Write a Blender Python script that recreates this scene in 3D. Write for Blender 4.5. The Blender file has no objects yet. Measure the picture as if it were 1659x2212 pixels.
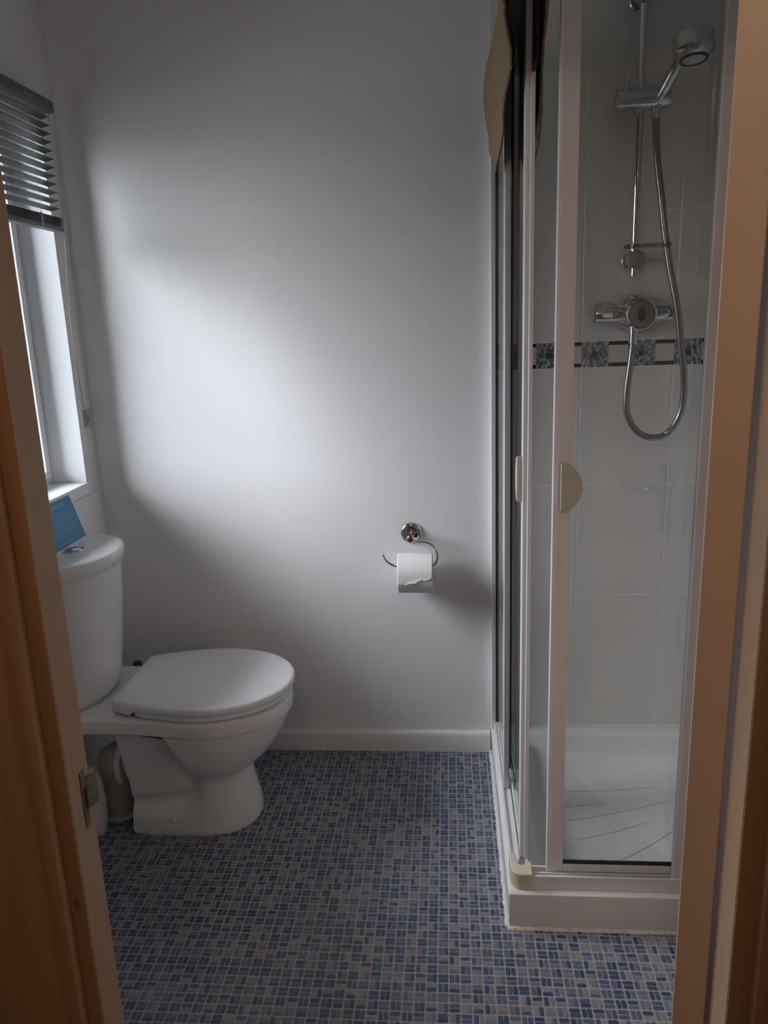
import bpy, bmesh, math, random
from mathutils import Vector, Matrix
random.seed(7)
S = bpy.context.scene
COL = S.collection
PI = math.pi
R = math.radians

# ------------------------------------------------------------------ camera, world, light, exposure
cam_d = bpy.data.cameras.new('camera'); cam = bpy.data.objects.new('camera', cam_d); COL.objects.link(cam)
cam_d.sensor_fit = 'VERTICAL'; cam_d.sensor_height = 36.0; cam_d.lens = 1670 / 2212 * 36.0
cam_d.clip_start = 0.02
cam.matrix_world = Matrix(((0.99617778, 0.01553685, 0.08595601, 0.0),
                           (0.0795874, 0.24407069, -0.96648608, 0.0),
                           (-0.03599549, 0.96963297, 0.24190126, 1.42),
                           (0, 0, 0, 1)))
S.camera = cam
S.view_settings.view_transform = 'Standard'; S.view_settings.look = 'None'
S.view_settings.gamma = 1.0; S.view_settings.use_curve_mapping = False
S.view_settings.exposure = 0.50
S.cycles.use_denoising = True
S.cycles.max_bounces = 14; S.cycles.diffuse_bounces = 8; S.cycles.glossy_bounces = 6
S.cycles.transparent_max_bounces = 24; S.cycles.caustics_reflective = False; S.cycles.caustics_refractive = False
S.cycles.sample_clamp_indirect = 6.0

SKY = 21.0
world = bpy.data.worlds.new('overcast_sky'); S.world = world; world.use_nodes = True
wt = world.node_tree; wt.nodes.clear()
w_out = wt.nodes.new('ShaderNodeOutputWorld'); w_bg = wt.nodes.new('ShaderNodeBackground')
w_tc = wt.nodes.new('ShaderNodeTexCoord'); w_sep = wt.nodes.new('ShaderNodeSeparateXYZ'); w_r = wt.nodes.new('ShaderNodeValToRGB')
w_map = wt.nodes.new('ShaderNodeMapRange'); w_map.inputs[1].default_value = -1; w_map.inputs[2].default_value = 1
wt.links.new(w_tc.outputs['Generated'], w_sep.inputs[0]); wt.links.new(w_sep.outputs[2], w_map.inputs[0])
wt.links.new(w_map.outputs[0], w_r.inputs[0]); wt.links.new(w_r.outputs[0], w_bg.inputs[0]); wt.links.new(w_bg.outputs[0], w_out.inputs[0])
el = w_r.color_ramp.elements                     # ground below, overcast sky brightening towards the zenith
el[0].position = 0.0; el[0].color = (0.05, 0.055, 0.045, 1)
el[1].position = 1.0; el[1].color = (0.90, 0.945, 1.0, 1)
e = el.new(0.49); e.color = (0.07, 0.075, 0.07, 1)
e = el.new(0.54); e.color = (0.36, 0.385, 0.43, 1)
w_bg.inputs[1].default_value = SKY

def portal(name, loc, rot, sx, sy):
    l = bpy.data.lights.new(name, 'AREA'); l.shape = 'RECTANGLE'; l.size = sx; l.size_y = sy
    l.cycles.is_portal = True
    o = bpy.data.objects.new(name, l); COL.objects.link(o); o.location = loc; o.rotation_euler = rot
    return o
portal('window_portal', (-1.30, 1.90, 1.50), (0, R(-90), 0), 1.16, 0.82)

sun = bpy.data.lights.new('veiled_sun', 'SUN'); sun.energy = 2.65; sun.angle = R(34); sun.color = (0.96, 0.97, 1.0)
sun_o = bpy.data.objects.new('veiled_sun', sun); COL.objects.link(sun_o); sun_o.location = (-6, -4, 5)
sun_o.rotation_euler = Vector((0.68, 1.0, -0.53)).to_track_quat('-Z', 'Y').to_euler()      # low sun behind thin cloud

lamp = bpy.data.lights.new('hall_ceiling_lamp', 'POINT'); lamp.energy = 6.2; lamp.color = (1.0, 0.77, 0.58); lamp.shadow_soft_size = 0.05
lamp_o = bpy.data.objects.new('hall_ceiling_lamp', lamp); COL.objects.link(lamp_o); lamp_o.location = (-0.18, -0.22, 2.22)

# ------------------------------------------------------------------ materials
def nodes(m): return m.node_tree.nodes, m.node_tree.links
def mat(name, col, rough=0.5, metal=0.0, spec=0.5, coat=0.0, noise=0.0, nscale=20.0, bump=0.0, bscale=200.0, stretch=None):
    m = bpy.data.materials.new(name); m.use_nodes = True
    n, l = nodes(m); b = n['Principled BSDF']
    b.inputs['Base Color'].default_value = (*col, 1); b.inputs['Roughness'].default_value = rough
    b.inputs['Metallic'].default_value = metal; b.inputs['Specular IOR Level'].default_value = spec
    if coat: b.inputs['Coat Weight'].default_value = coat; b.inputs['Coat Roughness'].default_value = 0.08
    tc = n.new('ShaderNodeTexCoord'); mp = n.new('ShaderNodeMapping'); l.new(tc.outputs['Object'], mp.inputs[0])
    if stretch: mp.inputs['Scale'].default_value = stretch
    if noise:
        t = n.new('ShaderNodeTexNoise'); t.inputs['Scale'].default_value = nscale; t.inputs['Detail'].default_value = 4
        l.new(mp.outputs[0], t.inputs['Vector'])
        r = n.new('ShaderNodeValToRGB'); r.color_ramp.elements[0].position = .3; r.color_ramp.elements[1].position = .7
        r.color_ramp.elements[0].color = (*[c * (1 - noise) for c in col], 1); r.color_ramp.elements[1].color = (*[min(1, c * (1 + noise)) for c in col], 1)
        l.new(t.outputs['Fac'], r.inputs[0]); l.new(r.outputs[0], b.inputs['Base Color'])
    if bump:
        t2 = n.new('ShaderNodeTexNoise'); t2.inputs['Scale'].default_value = bscale; t2.inputs['Detail'].default_value = 3
        l.new(mp.outputs[0], t2.inputs['Vector'])
        bp = n.new('ShaderNodeBump'); bp.inputs['Strength'].default_value = bump; bp.inputs['Distance'].default_value = 0.002
        l.new(t2.outputs['Fac'], bp.inputs['Height']); l.new(bp.outputs[0], b.inputs['Normal'])
    return m

def glass(name, tint, ior=1.45, rough=0.0):
    m = bpy.data.materials.new(name); m.use_nodes = True
    n, l = nodes(m); n.remove(n['Principled BSDF']); out = n['Material Output']
    tr = n.new('ShaderNodeBsdfTransparent'); tr.inputs[0].default_value = (*tint, 1)
    gl = n.new('ShaderNodeBsdfGlossy'); gl.inputs['Roughness'].default_value = rough; gl.inputs[0].default_value = (1, 1, 1, 1)
    fr = n.new('ShaderNodeFresnel'); fr.inputs[0].default_value = ior
    mx = n.new('ShaderNodeMixShader'); l.new(fr.outputs[0], mx.inputs[0]); l.new(tr.outputs[0], mx.inputs[1]); l.new(gl.outputs[0], mx.inputs[2])
    l.new(mx.outputs[0], out.inputs[0])
    return m

def pine(name, base, dark, scale=(60, 60, 2.2)):
    m = bpy.data.materials.new(name); m.use_nodes = True
    n, l = nodes(m); b = n['Principled BSDF']; b.inputs['Roughness'].default_value = 0.38
    tc = n.new('ShaderNodeTexCoord'); mp = n.new('ShaderNodeMapping'); mp.inputs['Scale'].default_value = scale
    l.new(tc.outputs['Object'], mp.inputs[0])
    t = n.new('ShaderNodeTexNoise'); t.inputs['Scale'].default_value = 1.0; t.inputs['Detail'].default_value = 6; t.inputs['Distortion'].default_value = 0.4
    l.new(mp.outputs[0], t.inputs['Vector'])
    r = n.new('ShaderNodeValToRGB'); r.color_ramp.elements[0].color = (*dark, 1); r.color_ramp.elements[1].color = (*base, 1)
    r.color_ramp.elements[0].position = .25; r.color_ramp.elements[1].position = .65
    l.new(t.outputs['Fac'], r.inputs[0])
    v = n.new('ShaderNodeTexVoronoi'); v.inputs['Scale'].default_value = 9          # a few small knots
    mp2 = n.new('ShaderNodeMapping'); mp2.inputs['Scale'].default_value = (1, 1, .45); l.new(tc.outputs['Object'], mp2.inputs[0]); l.new(mp2.outputs[0], v.inputs['Vector'])
    r2 = n.new('ShaderNodeValToRGB'); r2.color_ramp.elements[0].position = .02; r2.color_ramp.elements[1].position = .05
    r2.color_ramp.elements[0].color = (.45, .38, .32, 1); r2.color_ramp.elements[1].color = (1, 1, 1, 1)
    l.new(v.outputs['Distance'], r2.inputs[0])
    mu = n.new('ShaderNodeMix'); mu.data_type = 'RGBA'; mu.blend_type = 'MULTIPLY'; mu.inputs['Factor'].default_value = 1
    l.new(r.outputs[0], mu.inputs['A']); l.new(r2.outputs[0], mu.inputs['B']); l.new(mu.outputs['Result'], b.inputs['Base Color'])
    return m

def brick_mat(name, per_island):
    m = bpy.data.materials.new(name); m.use_nodes = True
    n, l = nodes(m); b = n['Principled BSDF']; b.inputs['Roughness'].default_value = 0.42
    if per_island: src = n.new('ShaderNodeNewGeometry').outputs['Random Per Island']
    else: src = n.new('ShaderNodeObjectInfo').outputs['Random']
    r = n.new('ShaderNodeValToRGB'); cr = r.color_ramp; cr.interpolation = 'LINEAR'
    cr.elements[0].position = 0; cr.elements[0].color = (0.032, 0.066, 0.140, 1)
    cr.elements[1].position = 1; cr.elements[1].color = (0.270, 0.255, 0.285, 1)
    for p, c in ((.28, (0.048, 0.090, 0.175)), (.50, (0.082, 0.122, 0.215)), (.68, (0.140, 0.165, 0.240)), (.85, (0.220, 0.222, 0.270))):
        e = cr.elements.new(p); e.color = (*c, 1)
    l.new(src, r.inputs[0])
    tc = n.new('ShaderNodeTexCoord'); t = n.new('ShaderNodeTexNoise'); t.inputs['Scale'].default_value = 160; t.inputs['Detail'].default_value = 3
    l.new(tc.outputs['Object'], t.inputs['Vector'])
    mp = n.new('ShaderNodeMapRange'); mp.inputs[1].default_value = .3; mp.inputs[2].default_value = .7; mp.inputs[3].default_value = .78; mp.inputs[4].default_value = 1.2
    l.new(t.outputs['Fac'], mp.inputs[0])
    mu = n.new('ShaderNodeMix'); mu.data_type = 'RGBA'; mu.blend_type = 'MULTIPLY'; mu.inputs['Factor'].default_value = 1
    l.new(r.outputs[0], mu.inputs['A']); l.new(mp.outputs[0], mu.inputs['B']); l.new(mu.outputs['Result'], b.inputs['Base Color'])
    return m

M = dict(
    wall=mat('wall_paint', (.79, .78, .79), .6, bump=.08, bscale=350),
    ceiling=mat('ceiling_paint', (.80, .79, .80), .8),
    tile=mat('white_wall_tile', (.70, .685, .665), .16, noise=.02, nscale=6),
    grout=mat('pale_grout', (.79, .765, .715), .8, noise=.04, nscale=40),
    floor=mat('floor_grout', (.370, .332, .287), .55, noise=.10, nscale=300),
    brick=brick_mat('blue_floor_piece', False), bricks=brick_mat('blue_floor_pieces', True),
    skirt=mat('skirting_paint', (.76, .75, .73), .35),
    upvc=mat('window_upvc', (.85, .86, .88), .3),
    reveal=mat('window_reveal', (.86, .87, .89), .4),
    frame=mat('white_aluminium', (.74, .73, .74), .28, spec=.5),
    framelip=mat('white_vinyl_strip', (.80, .79, .82), .35),
    seal=mat('black_rubber_seal', (.012, .016, .017), .35),
    beige=mat('aged_cream_plastic', (.62, .57, .44), .3, noise=.05, nscale=30),
    handle=mat('cream_handle_plastic', (.50, .475, .425), .35),
    tray=mat('shower_tray_acrylic', (.74, .74, .73), .14),
    traygroove=mat('tray_rib_shadow', (.60, .59, .57), .3),
    sealant=mat('white_sealant', (.78, .77, .74), .5, noise=.12, nscale=60),
    ceramic=mat('white_ceramic', (.74, .735, .72), .08, coat=.3),
    seat=mat('seat_plastic', (.76, .765, .785), .16),
    chrome=mat('chrome', (.62, .63, .64), .06, metal=1.0),
    satin=mat('satin_chrome', (.60, .61, .62), .22, metal=1.0),
    chromehead=mat('brushed_chrome', (.56, .565, .57), .27, metal=1.0),
    steelhose=mat('steel_hose', (.27, .26, .25), .30, metal=1.0),
    knobgrey=mat('grey_knob_plastic', (.15, .155, .16), .3),
    black=mat('black_plastic', (.012, .012, .013), .4),
    dish=glass('clear_acrylic', (.62, .64, .66), 1.5),
    glass=glass('shower_glass', (.965, .962, .955), 1.42),
    pane=glass('window_glass', (.96, .97, .97), 1.3),
    pine=pine('varnished_pine', (.40, .235, .13), (.31, .165, .082)),
    pinelit=pine('daylit_pine', (.50, .355, .235), (.43, .295, .185), (50, 50, 2)),  # same pine, paler: daylight on the linings put into the colour
    dooredge=mat('door_edge_paint', (.80, .60, .475), .4, noise=.03, nscale=8, stretch=(1, 1, .3)),
    steel=mat('worn_steel', (.16, .145, .125), .45, metal=.8, noise=.3, nscale=60),
    holeshade=mat('dark_hole', (.02, .013, .008), .8),
    blind=mat('charcoal_slat', (.034, .033, .033), .42, noise=.05, nscale=15),
    blindrail=mat('charcoal_rail', (.125, .124, .122), .45),
    cord=mat('grey_cord', (.34, .32, .30), .8),
    clear=mat('clear_grey_plastic', (.42, .42, .43), .15),
    card=mat('blue_card', (.045, .235, .42), .5, noise=.04, nscale=30),
    cardwhite=mat('white_card', (.70, .69, .71), .5),
    print=mat('pale_blue_print', (.13, .31, .46), .5),
    towel=mat('brown_towel', (.27, .19, .118), .95, noise=.42, nscale=230, bump=1.0, bscale=330, stretch=(1, 1, .8)),
    navy=mat('navy_cloth', (.006, .007, .012), .55, noise=.4, nscale=50),
    paper=mat('tissue_paper', (.74, .73, .72), .9, bump=.25, bscale=260),
    card_tube=mat('cardboard', (.35, .26, .17), .9),
    pipe=mat('grey_waste_pipe', (.46, .45, .43), .4), pipewhite=mat('white_waste_pipe', (.62, .64, .66), .35),
    spigot=mat('unglazed_spigot', (.50, .40, .34), .5),
    mosdark=mat('dark_inset', (.028, .027, .026), .35, noise=.2, nscale=200), black_tile=mat('black_strip', (.004, .004, .005), .6, spec=.15),
    cream=mat('cream_inset', (.60, .575, .53), .25), cream2=mat('cream_inset_dark', (.54, .51, .465), .3),
    hall=mat('hall_paint', (.45, .39, .32), .8), carpet=mat('hall_carpet', (.14, .11, .09), .95, noise=.2, nscale=200),
)
def mosaic_material():
    m = bpy.data.materials.new('speckled_mosaic'); m.use_nodes = True
    n, l = nodes(m); b = n['Principled BSDF']; b.inputs['Roughness'].default_value = .25
    tc = n.new('ShaderNodeTexCoord'); v = n.new('ShaderNodeTexNoise'); v.inputs['Scale'].default_value = 170; v.inputs['Detail'].default_value = 2
    mp = n.new('ShaderNodeMapping'); mp.inputs['Rotation'].default_value = (0, R(35), 0); mp.inputs['Scale'].default_value = (1, 1, .55)
    l.new(tc.outputs['Object'], mp.inputs[0]); l.new(mp.outputs[0], v.inputs['Vector'])
    r = n.new('ShaderNodeValToRGB'); cr = r.color_ramp; cr.elements[0].position = .38; cr.elements[1].position = .64
    cr.elements[0].color = (.065, .08, .115, 1); cr.elements[1].color = (.50, .50, .50, 1)
    e = cr.elements.new(.5); e.color = (.19, .215, .26, 1)
    l.new(v.outputs['Fac'], r.inputs[0]); l.new(r.outputs[0], b.inputs['Base Color'])
    return m
M['mosaic'] = mosaic_material()

# ------------------------------------------------------------------ mesh helpers
class MB:
    def __init__(self): self.v = []; self.f = []
    def add(self, vs, fs):
        k = len(self.v); self.v += [tuple(p) for p in vs]; self.f += [tuple(i + k for i in q) for q in fs]; return self
    def box(self, x0, x1, y0, y1, z0, z1):
        return self.add([(x0, y0, z0), (x1, y0, z0), (x1, y1, z0), (x0, y1, z0), (x0, y0, z1), (x1, y0, z1), (x1, y1, z1), (x0, y1, z1)],
                        [(3, 2, 1, 0), (4, 5, 6, 7), (0, 1, 5, 4), (1, 2, 6, 5), (2, 3, 7, 6), (3, 0, 4, 7)])
    def loft(self, rings, cap0=True, cap1=True, closed=True):
        n = len(rings[0]); vs = [p for r in rings for p in r]; fs = []
        for a in range(len(rings) - 1):
            for i in range(n if closed else n - 1):
                j = (i + 1) % n; fs.append((a * n + i, a * n + j, (a + 1) * n + j, (a + 1) * n + i))
        if cap0: fs.append(tuple(reversed(range(n))))
        if cap1: fs.append(tuple((len(rings) - 1) * n + i for i in range(n)))
        return self.add(vs, fs)
    def tube(self, pts, r, n=14, cap=True):
        pts = [Vector(p) for p in pts]; rr = r if isinstance(r, (list, tuple)) else [r] * len(pts)
        t0 = (pts[1] - pts[0]).normalized(); up = Vector((0, 0, 1)) if abs(t0.z) < .9 else Vector((1, 0, 0))
        u = t0.cross(up).normalized(); rings = []
        for i, p in enumerate(pts):
            a = pts[max(i - 1, 0)]; b = pts[min(i + 1, len(pts) - 1)]; t = (b - a).normalized()
            u = (u - t * u.dot(t)).normalized(); w = t.cross(u)
            rings.append([p + (u * math.cos(2 * PI * k / n) + w * math.sin(2 * PI * k / n)) * rr[i] for k in range(n)])
        return self.loft(rings, cap, cap)
    def cyl(self, a, b, r, r2=None, n=24): return self.tube([a, b], [r, r if r2 is None else r2], n)
    def lathe(self, base, axis, prof, n=32):        # prof: (distance along the axis, radius)
        base = Vector(base); axis = Vector(axis).normalized()
        return self.tube([base + axis * h for h, _ in prof], [max(r, 1e-5) for _, r in prof], n) if False else self._lathe(base, axis, prof, n)
    def _lathe(self, base, axis, prof, n):
        up = Vector((0, 0, 1)) if abs(axis.z) < .9 else Vector((1, 0, 0))
        u = axis.cross(up).normalized(); w = axis.cross(u)
        rings = [[base + axis * h + (u * math.cos(2 * PI * k / n) + w * math.sin(2 * PI * k / n)) * max(r, 1e-5) for k in range(n)] for h, r in prof]
        return self.loft(rings)
    def prism(self, poly, axis, a, b):              # poly in the plane normal to the axis, coordinates in x,y,z order
        def P(q, h): q = list(q); q.insert(axis, h); return tuple(q)
        return self.loft([[P(q, a) for q in poly], [P(q, b) for q in poly]])
    def grid(self, g):
        nr, nc = len(g), len(g[0]); fs = [(i * nc + j, i * nc + j + 1, (i + 1) * nc + j + 1, (i + 1) * nc + j) for i in range(nr - 1) for j in range(nc - 1)]
        return self.add([p for r in g for p in r], fs)
    def build(self, name, m, parent=None, bevel=0.0, seg=2, smooth=True, angle=35, off=None, mods=()):
        me = bpy.data.meshes.new(name); me.from_pydata(self.v, [], self.f)
        bm = bmesh.new(); bm.from_mesh(me); bmesh.ops.recalc_face_normals(bm, faces=bm.faces); bm.to_mesh(me); bm.free()
        me.materials.append(M[m] if isinstance(m, str) else m)
        if smooth: me.shade_smooth(); me.set_sharp_from_angle(angle=R(angle))
        o = bpy.data.objects.new(name, me); COL.objects.link(o)
        if parent is not None:
            o.parent = parent
            if parent.type == 'EMPTY' and off is None: o.location = -parent.location
        if off: o.location = off
        if bevel:
            b = o.modifiers.new('bevel', 'BEVEL'); b.width = bevel; b.segments = seg; b.limit_method = 'ANGLE'; b.angle_limit = R(40)
            if smooth: b.harden_normals = False
        return o

def thing(name, label, cat, loc=(0, 0, 0), group=None):
    o = bpy.data.objects.new(name, None); o.empty_display_size = .05; COL.objects.link(o)
    o.location = loc; o['label'] = label; o['category'] = cat
    if group: o['group'] = group
    return o
def struct(o, label=None):
    o['kind'] = 'structure'
    if label: o['label'] = label
    return o
def lab(o, s): o['label'] = s; return o
def box(x0, x1, y0, y1, z0, z1): return MB().box(x0, x1, y0, y1, z0, z1)
def catmull(P, k=8):
    P = [Vector(p) for p in P]; out = []
    for i in range(len(P) - 1):
        a = P[max(i - 1, 0)]; b = P[i]; c = P[i + 1]; d = P[min(i + 2, len(P) - 1)]
        for j in range(k):
            t = j / k; out.append(.5 * ((2 * b) + (c - a) * t + (2 * a - 5 * b + 4 * c - d) * t * t + (3 * b - a - 3 * c + d) * t ** 3))
    return out + [P[-1]]
def smooth01(t): t = min(1, max(0, t)); return t * t * (3 - 2 * t)
def lerp(a, b, t): return a + (b - a) * t
def table(z, T):
    if z <= T[0][0]: return T[0][1:]
    for p, q in zip(T, T[1:]):
        if z <= q[0]: t = (z - p[0]) / (q[0] - p[0]); return tuple(lerp(a, b, t) for a, b in zip(p[1:], q[1:]))
    return T[-1][1:]

# ------------------------------------------------------------------ room shell
XL, XR, YF, YB, ZC = -1.12, 0.93, 0.75, 2.35, 2.38
TX = 0.122                                             # where the tiling starts, and the tray
floor = struct(box(XL - .2, XR + .1, .70, YB + .1, -.06, 0).build('floor', 'floor'), 'blue and grey mosaic patterned vinyl floor')
wl = MB()
WY0, WY1, WZ0, WZ1 = 1.52, 2.268, .963, 2.02           # window opening
wl.box(XL - .13, XL, .70, WY0, 0, ZC).box(XL - .13, XL, WY1, YB + .1, 0, ZC).box(XL - .13, XL, WY0, WY1, 0, WZ0 - .036).box(XL - .13, XL, WY0, WY1, WZ1, ZC)
wall_left = struct(wl.build('wall_left', 'wall', smooth=False), 'white painted wall with the window')
wall_back = struct(box(XL - .13, XR + .1, YB, YB + .1, 0, ZC).build('wall_back', 'wall', smooth=False), 'white back wall, tiled inside the shower')
wall_right = struct(box(XR, XR + .1, .70, YB, 0, ZC).build('wall_right', 'wall', smooth=False))
wf = MB().box(XL, -.445, .705, YF, 0, ZC).box(.320, XR, .705, YF, 0, ZC).box(-.445, .320, .705, YF, 2.03, ZC)
wall_front = struct(wf.build('wall_front', 'wall', smooth=False))
ceiling = struct(box(XL - .13, XR + .1, .70, YB + .1, ZC, ZC + .08).build('ceiling', 'ceiling', smooth=False))
# the hall the photograph was taken from
struct(box(-1.0, .95, -1.30, .705, -.06, -.004).build('floor_hall', 'carpet', smooth=False))
struct(box(-1.05, -.95, -1.30, .704, 0, ZC).build('wall_hall_left', 'hall', smooth=False))
struct(box(.90, 1.0, -1.30, .704, 0, ZC).build('wall_hall_right', 'hall', smooth=False))
struct(box(-1.0, .95, -1.40, -1.30, 0, ZC).build('wall_hall_back', 'hall', smooth=False))
struct(box(-1.0, .95, -1.35, .705, ZC, ZC + .08).build('ceiling_hall', 'hall', smooth=False))
struct(MB().box(-.95, -.54, .695, .7049, 0, ZC).box(.41, .90, .695, .7049, 0, ZC).box(-.54, .41, .695, .7049, 2.14, ZC).build('wall_hall_front', 'hall', smooth=False))

# skirting board
sk = [(YB, 0), (YB - .016, 0), (YB - .016, .060), (YB - .0135, .068), (YB - .008, .073), (YB, .073)]
struct(MB().prism(sk, 0, XL, TX - .002).build('baseboard_back', 'skirt', angle=50), 'white skirting board along the back wall')

# ------------------------------------------------------------------ window, sill, reveal, blind
win = thing('window_1', 'white framed window in the left wall above the toilet', 'window', (XL, 1.9, WZ0))
del win['category']; struct(win)
FX = -1.228                                            # inner face of the window frame
box(XL - .13, XL + .006, WY0, WY1 + .0, WZ0 - .035, WZ0).build('sill', 'reveal', win, bevel=.003)
MB().box(FX - .0, XL - .0005, WY1 - .006, WY1 - .0002, WZ0, WZ1 - .004).box(FX, XL - .0005, WY0 + .0002, WY0 + .006, WZ0, WZ1 - .004).box(FX, XL - .0005, WY0 + .006, WY1 - .006, WZ1 - .006, WZ1 - .0002).build('reveal', 'reveal', win, bevel=.001)
FW, SW = .020, .022
fr = MB().box(FX - .06, FX, WY0, WY0 + FW, WZ0, WZ1).box(FX - .06, FX, WY1 - FW, WY1, WZ0, WZ1).box(FX - .06, FX, WY0 + FW, WY1 - FW, WZ0, WZ0 + FW).box(FX - .06, FX, WY0 + FW, WY1 - FW, WZ1 - FW, WZ1)
frame_o = fr.build('frame', 'upvc', win, bevel=.004)
F2 = FW + SW
sash = MB().box(FX - .05, FX + .006, WY0 + FW, WY0 + F2, WZ0 + FW, WZ1 - FW).box(FX - .05, FX + .006, WY1 - F2, WY1 - FW, WZ0 + FW, WZ1 - FW).box(FX - .05, FX + .006, WY0 + F2, WY1 - F2, WZ0 + FW, WZ0 + F2).box(FX - .05, FX + .006, WY0 + F2, WY1 - F2, WZ1 - F2, WZ1 - FW)
sash.build('sash', 'upvc', win, bevel=.004)
box(FX - .035, FX - .030, WY0 + F2 - .005, WY1 - F2 + .005, WZ0 + F2 - .005, WZ1 - F2 + .005).build('glass_pane', 'pane', win)

struct(MB().box(XL, XL + .006, 1.50, 2.325, .80, .924).build('trim_1', 'wall', bevel=.002), 'white panel under the window sill')

bl = thing('venetian_blind', 'half raised charcoal venetian blind over the window', 'blind', (-1.09, 1.87, 1.69))
BY0, BY1 = 1.50, 2.232
hp = [(-1.10, 2.030), (-1.068, 2.030), (-1.060, 2.024), (-1.060, 2.000), (-1.064, 1.996), (-1.10, 1.996)]
hr = MB().prism(hp, 1, BY0, BY1).build('head_rail', 'blindrail', bl, bevel=.0015)
def slat(z, tilt=R(-11), y0=BY0 + .006, y1=BY1 - .012, w=.0135):
    n = 8; g0, g1 = [], []
    for k in range(n + 1):
        u = -1 + 2 * k / n; x = u * w; h = .0016 * (1 - u * u)
        X = -1.083 + x * math.cos(tilt) - h * math.sin(tilt); Z = z - x * math.sin(tilt) + h * math.cos(tilt)
        # rounded slat ends
        e = .004 * (1 - math.sqrt(max(0, 1 - u * u * .95)))
        g0.append((X, y0 + e, Z)); g1.append((X, y1 - e, Z))
    mb = MB().grid([g0, g1]); o = mb.build('slat', 'blind', bl)
    s = o.modifiers.new('solid', 'SOLIDIFY'); s.thickness = .0005
    return o
for k in range(12): slat(1.982 - k * .0213)
for k in range(9): slat(1.7255 - k * .0026, tilt=R(-2), y1=BY1 - .002)
box(-1.098, -1.068, BY0 + .004, BY1 - .010, 1.690, 1.7015).build('bottom_rail', 'blindrail', bl, bevel=.002)
for yy in (1.63, 2.10):
    for xx in (-1.0985, -1.0672): MB().tube([(xx, yy, 2.0), (xx, yy, 1.70)], .0006, 6).build('ladder_cord', 'cord', bl)
    box(-1.0675, -1.0665, yy - .005, yy + .005, 1.6885, 1.728).build('ladder_tape', 'cord', bl)
    MB().tube(catmull([(-1.066, yy - .03, 2.004), (-1.058, yy - .015, 2.010), (-1.057, yy, 2.006), (-1.058, yy + .015, 2.012), (-1.066, yy + .03, 2.004)], 5), .0016, 6).build('cord_guide', 'cord', bl)
MB().tube(catmull([(-1.064, 2.205, 1.998), (-1.0635, 2.207, 1.80), (-1.066, 2.213, 1.69), (-1.10, 2.252, 1.45), (-1.1165, 2.296, 1.180), (-1.1165, 2.300, 1.168)], 8), .0012, 8).build('pull_cord', 'cord', bl)
ck = thing('cord_cleat', 'small clear plastic cord cleat in the wall corner beside the window', 'cleat', (XL, 2.305, 1.153))
box(XL, XL + .004, 2.293, 2.317, 1.130, 1.182).build('base_plate', 'clear', ck, bevel=.0015)
MB().tube(catmull([(XL + .004, 2.305, 1.156), (XL + .014, 2.305, 1.158), (XL + .016, 2.305, 1.172), (XL + .015, 2.305, 1.186)], 5), .0032, 10).build('upper_horn', 'clear', ck)
MB().tube(catmull([(XL + .004, 2.305, 1.154), (XL + .014, 2.305, 1.150), (XL + .016, 2.305, 1.138), (XL + .015, 2.305, 1.122)], 5), .0032, 10).build('lower_horn', 'clear', ck)

# ------------------------------------------------------------------ wall tiles
TW, TH, G = .264, .352, .0028
def tile_mesh(w, h, d=.005, b=.0012):
    mb = MB(); w2, h2 = w / 2, h / 2
    def rg(i, y): return [(-w2 + i, y, -h2 + i), (w2 - i, y, -h2 + i), (w2 - i, y, h2 - i), (-w2 + i, y, h2 - i)]
    mb.loft([rg(0, 0), rg(0, -d + b), rg(b, -d)])
    o = mb.build('wall_tile', 'tile', None, smooth=False); me = o.data; bpy.data.objects.remove(o); return me
rows = [(.098, .204), (.204, .556), (.556, .908), (.908, 1.26), (1.336, 1.688), (1.688, 2.040), (2.040, ZC - .002)]
box(TX, XR, YB - .0044, YB, .09, ZC).build('tile_grout', 'grout', wall_back, smooth=False)
for (z0, z1) in rows:
    for k in range(3):
        x0 = TX + k * TW; x1 = min(x0 + TW, XR)
        key = (round(x1 - x0 - G, 4), round(z1 - z0 - G, 4))
        tile_cache = globals().setdefault('TC', {})
        if key not in tile_cache: tile_cache[key] = tile_mesh(*key)
        o = bpy.data.objects.new('wall_tile', tile_cache[key]); COL.objects.link(o); o.parent = wall_back
        o.location = ((x0 + x1) / 2, YB, (z0 + z1) / 2)
# border course: each border tile carries two speckled squares and two cream squares with black strips
for k in range(3):
    x0 = TX + .003 + k * TW; x1 = x0 + TW - .002
    b = box(x0, min(x1, XR), YB - .005, YB, 1.2615, 1.3345).build('border_tile', 'cream', wall_back, bevel=.0008)
    for j in range(2):
        a = x0 + j * .132
        box(a, a + .075, YB - .0058, YB - .004, 1.2615, 1.3345).build('mosaic_square', 'mosaic', b)
        box(a + .0285, a + .0465, YB - .0064, YB - .005, 1.289, 1.307).build('dark_inset', 'mosdark', b)
        if a + .131 < XR:
            box(a + .077, a + .131, YB - .0060, YB - .004, 1.3232, 1.3340).build('black_strip', 'black_tile', b)
            box(a + .077, a + .131, YB - .0060, YB - .004, 1.2620, 1.2728).build('black_strip', 'black_tile', b)
            box(a + .094, a + .114, YB - .0054, YB - .004, 1.288, 1.308).build('cream_inset', 'cream2', b)

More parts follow.
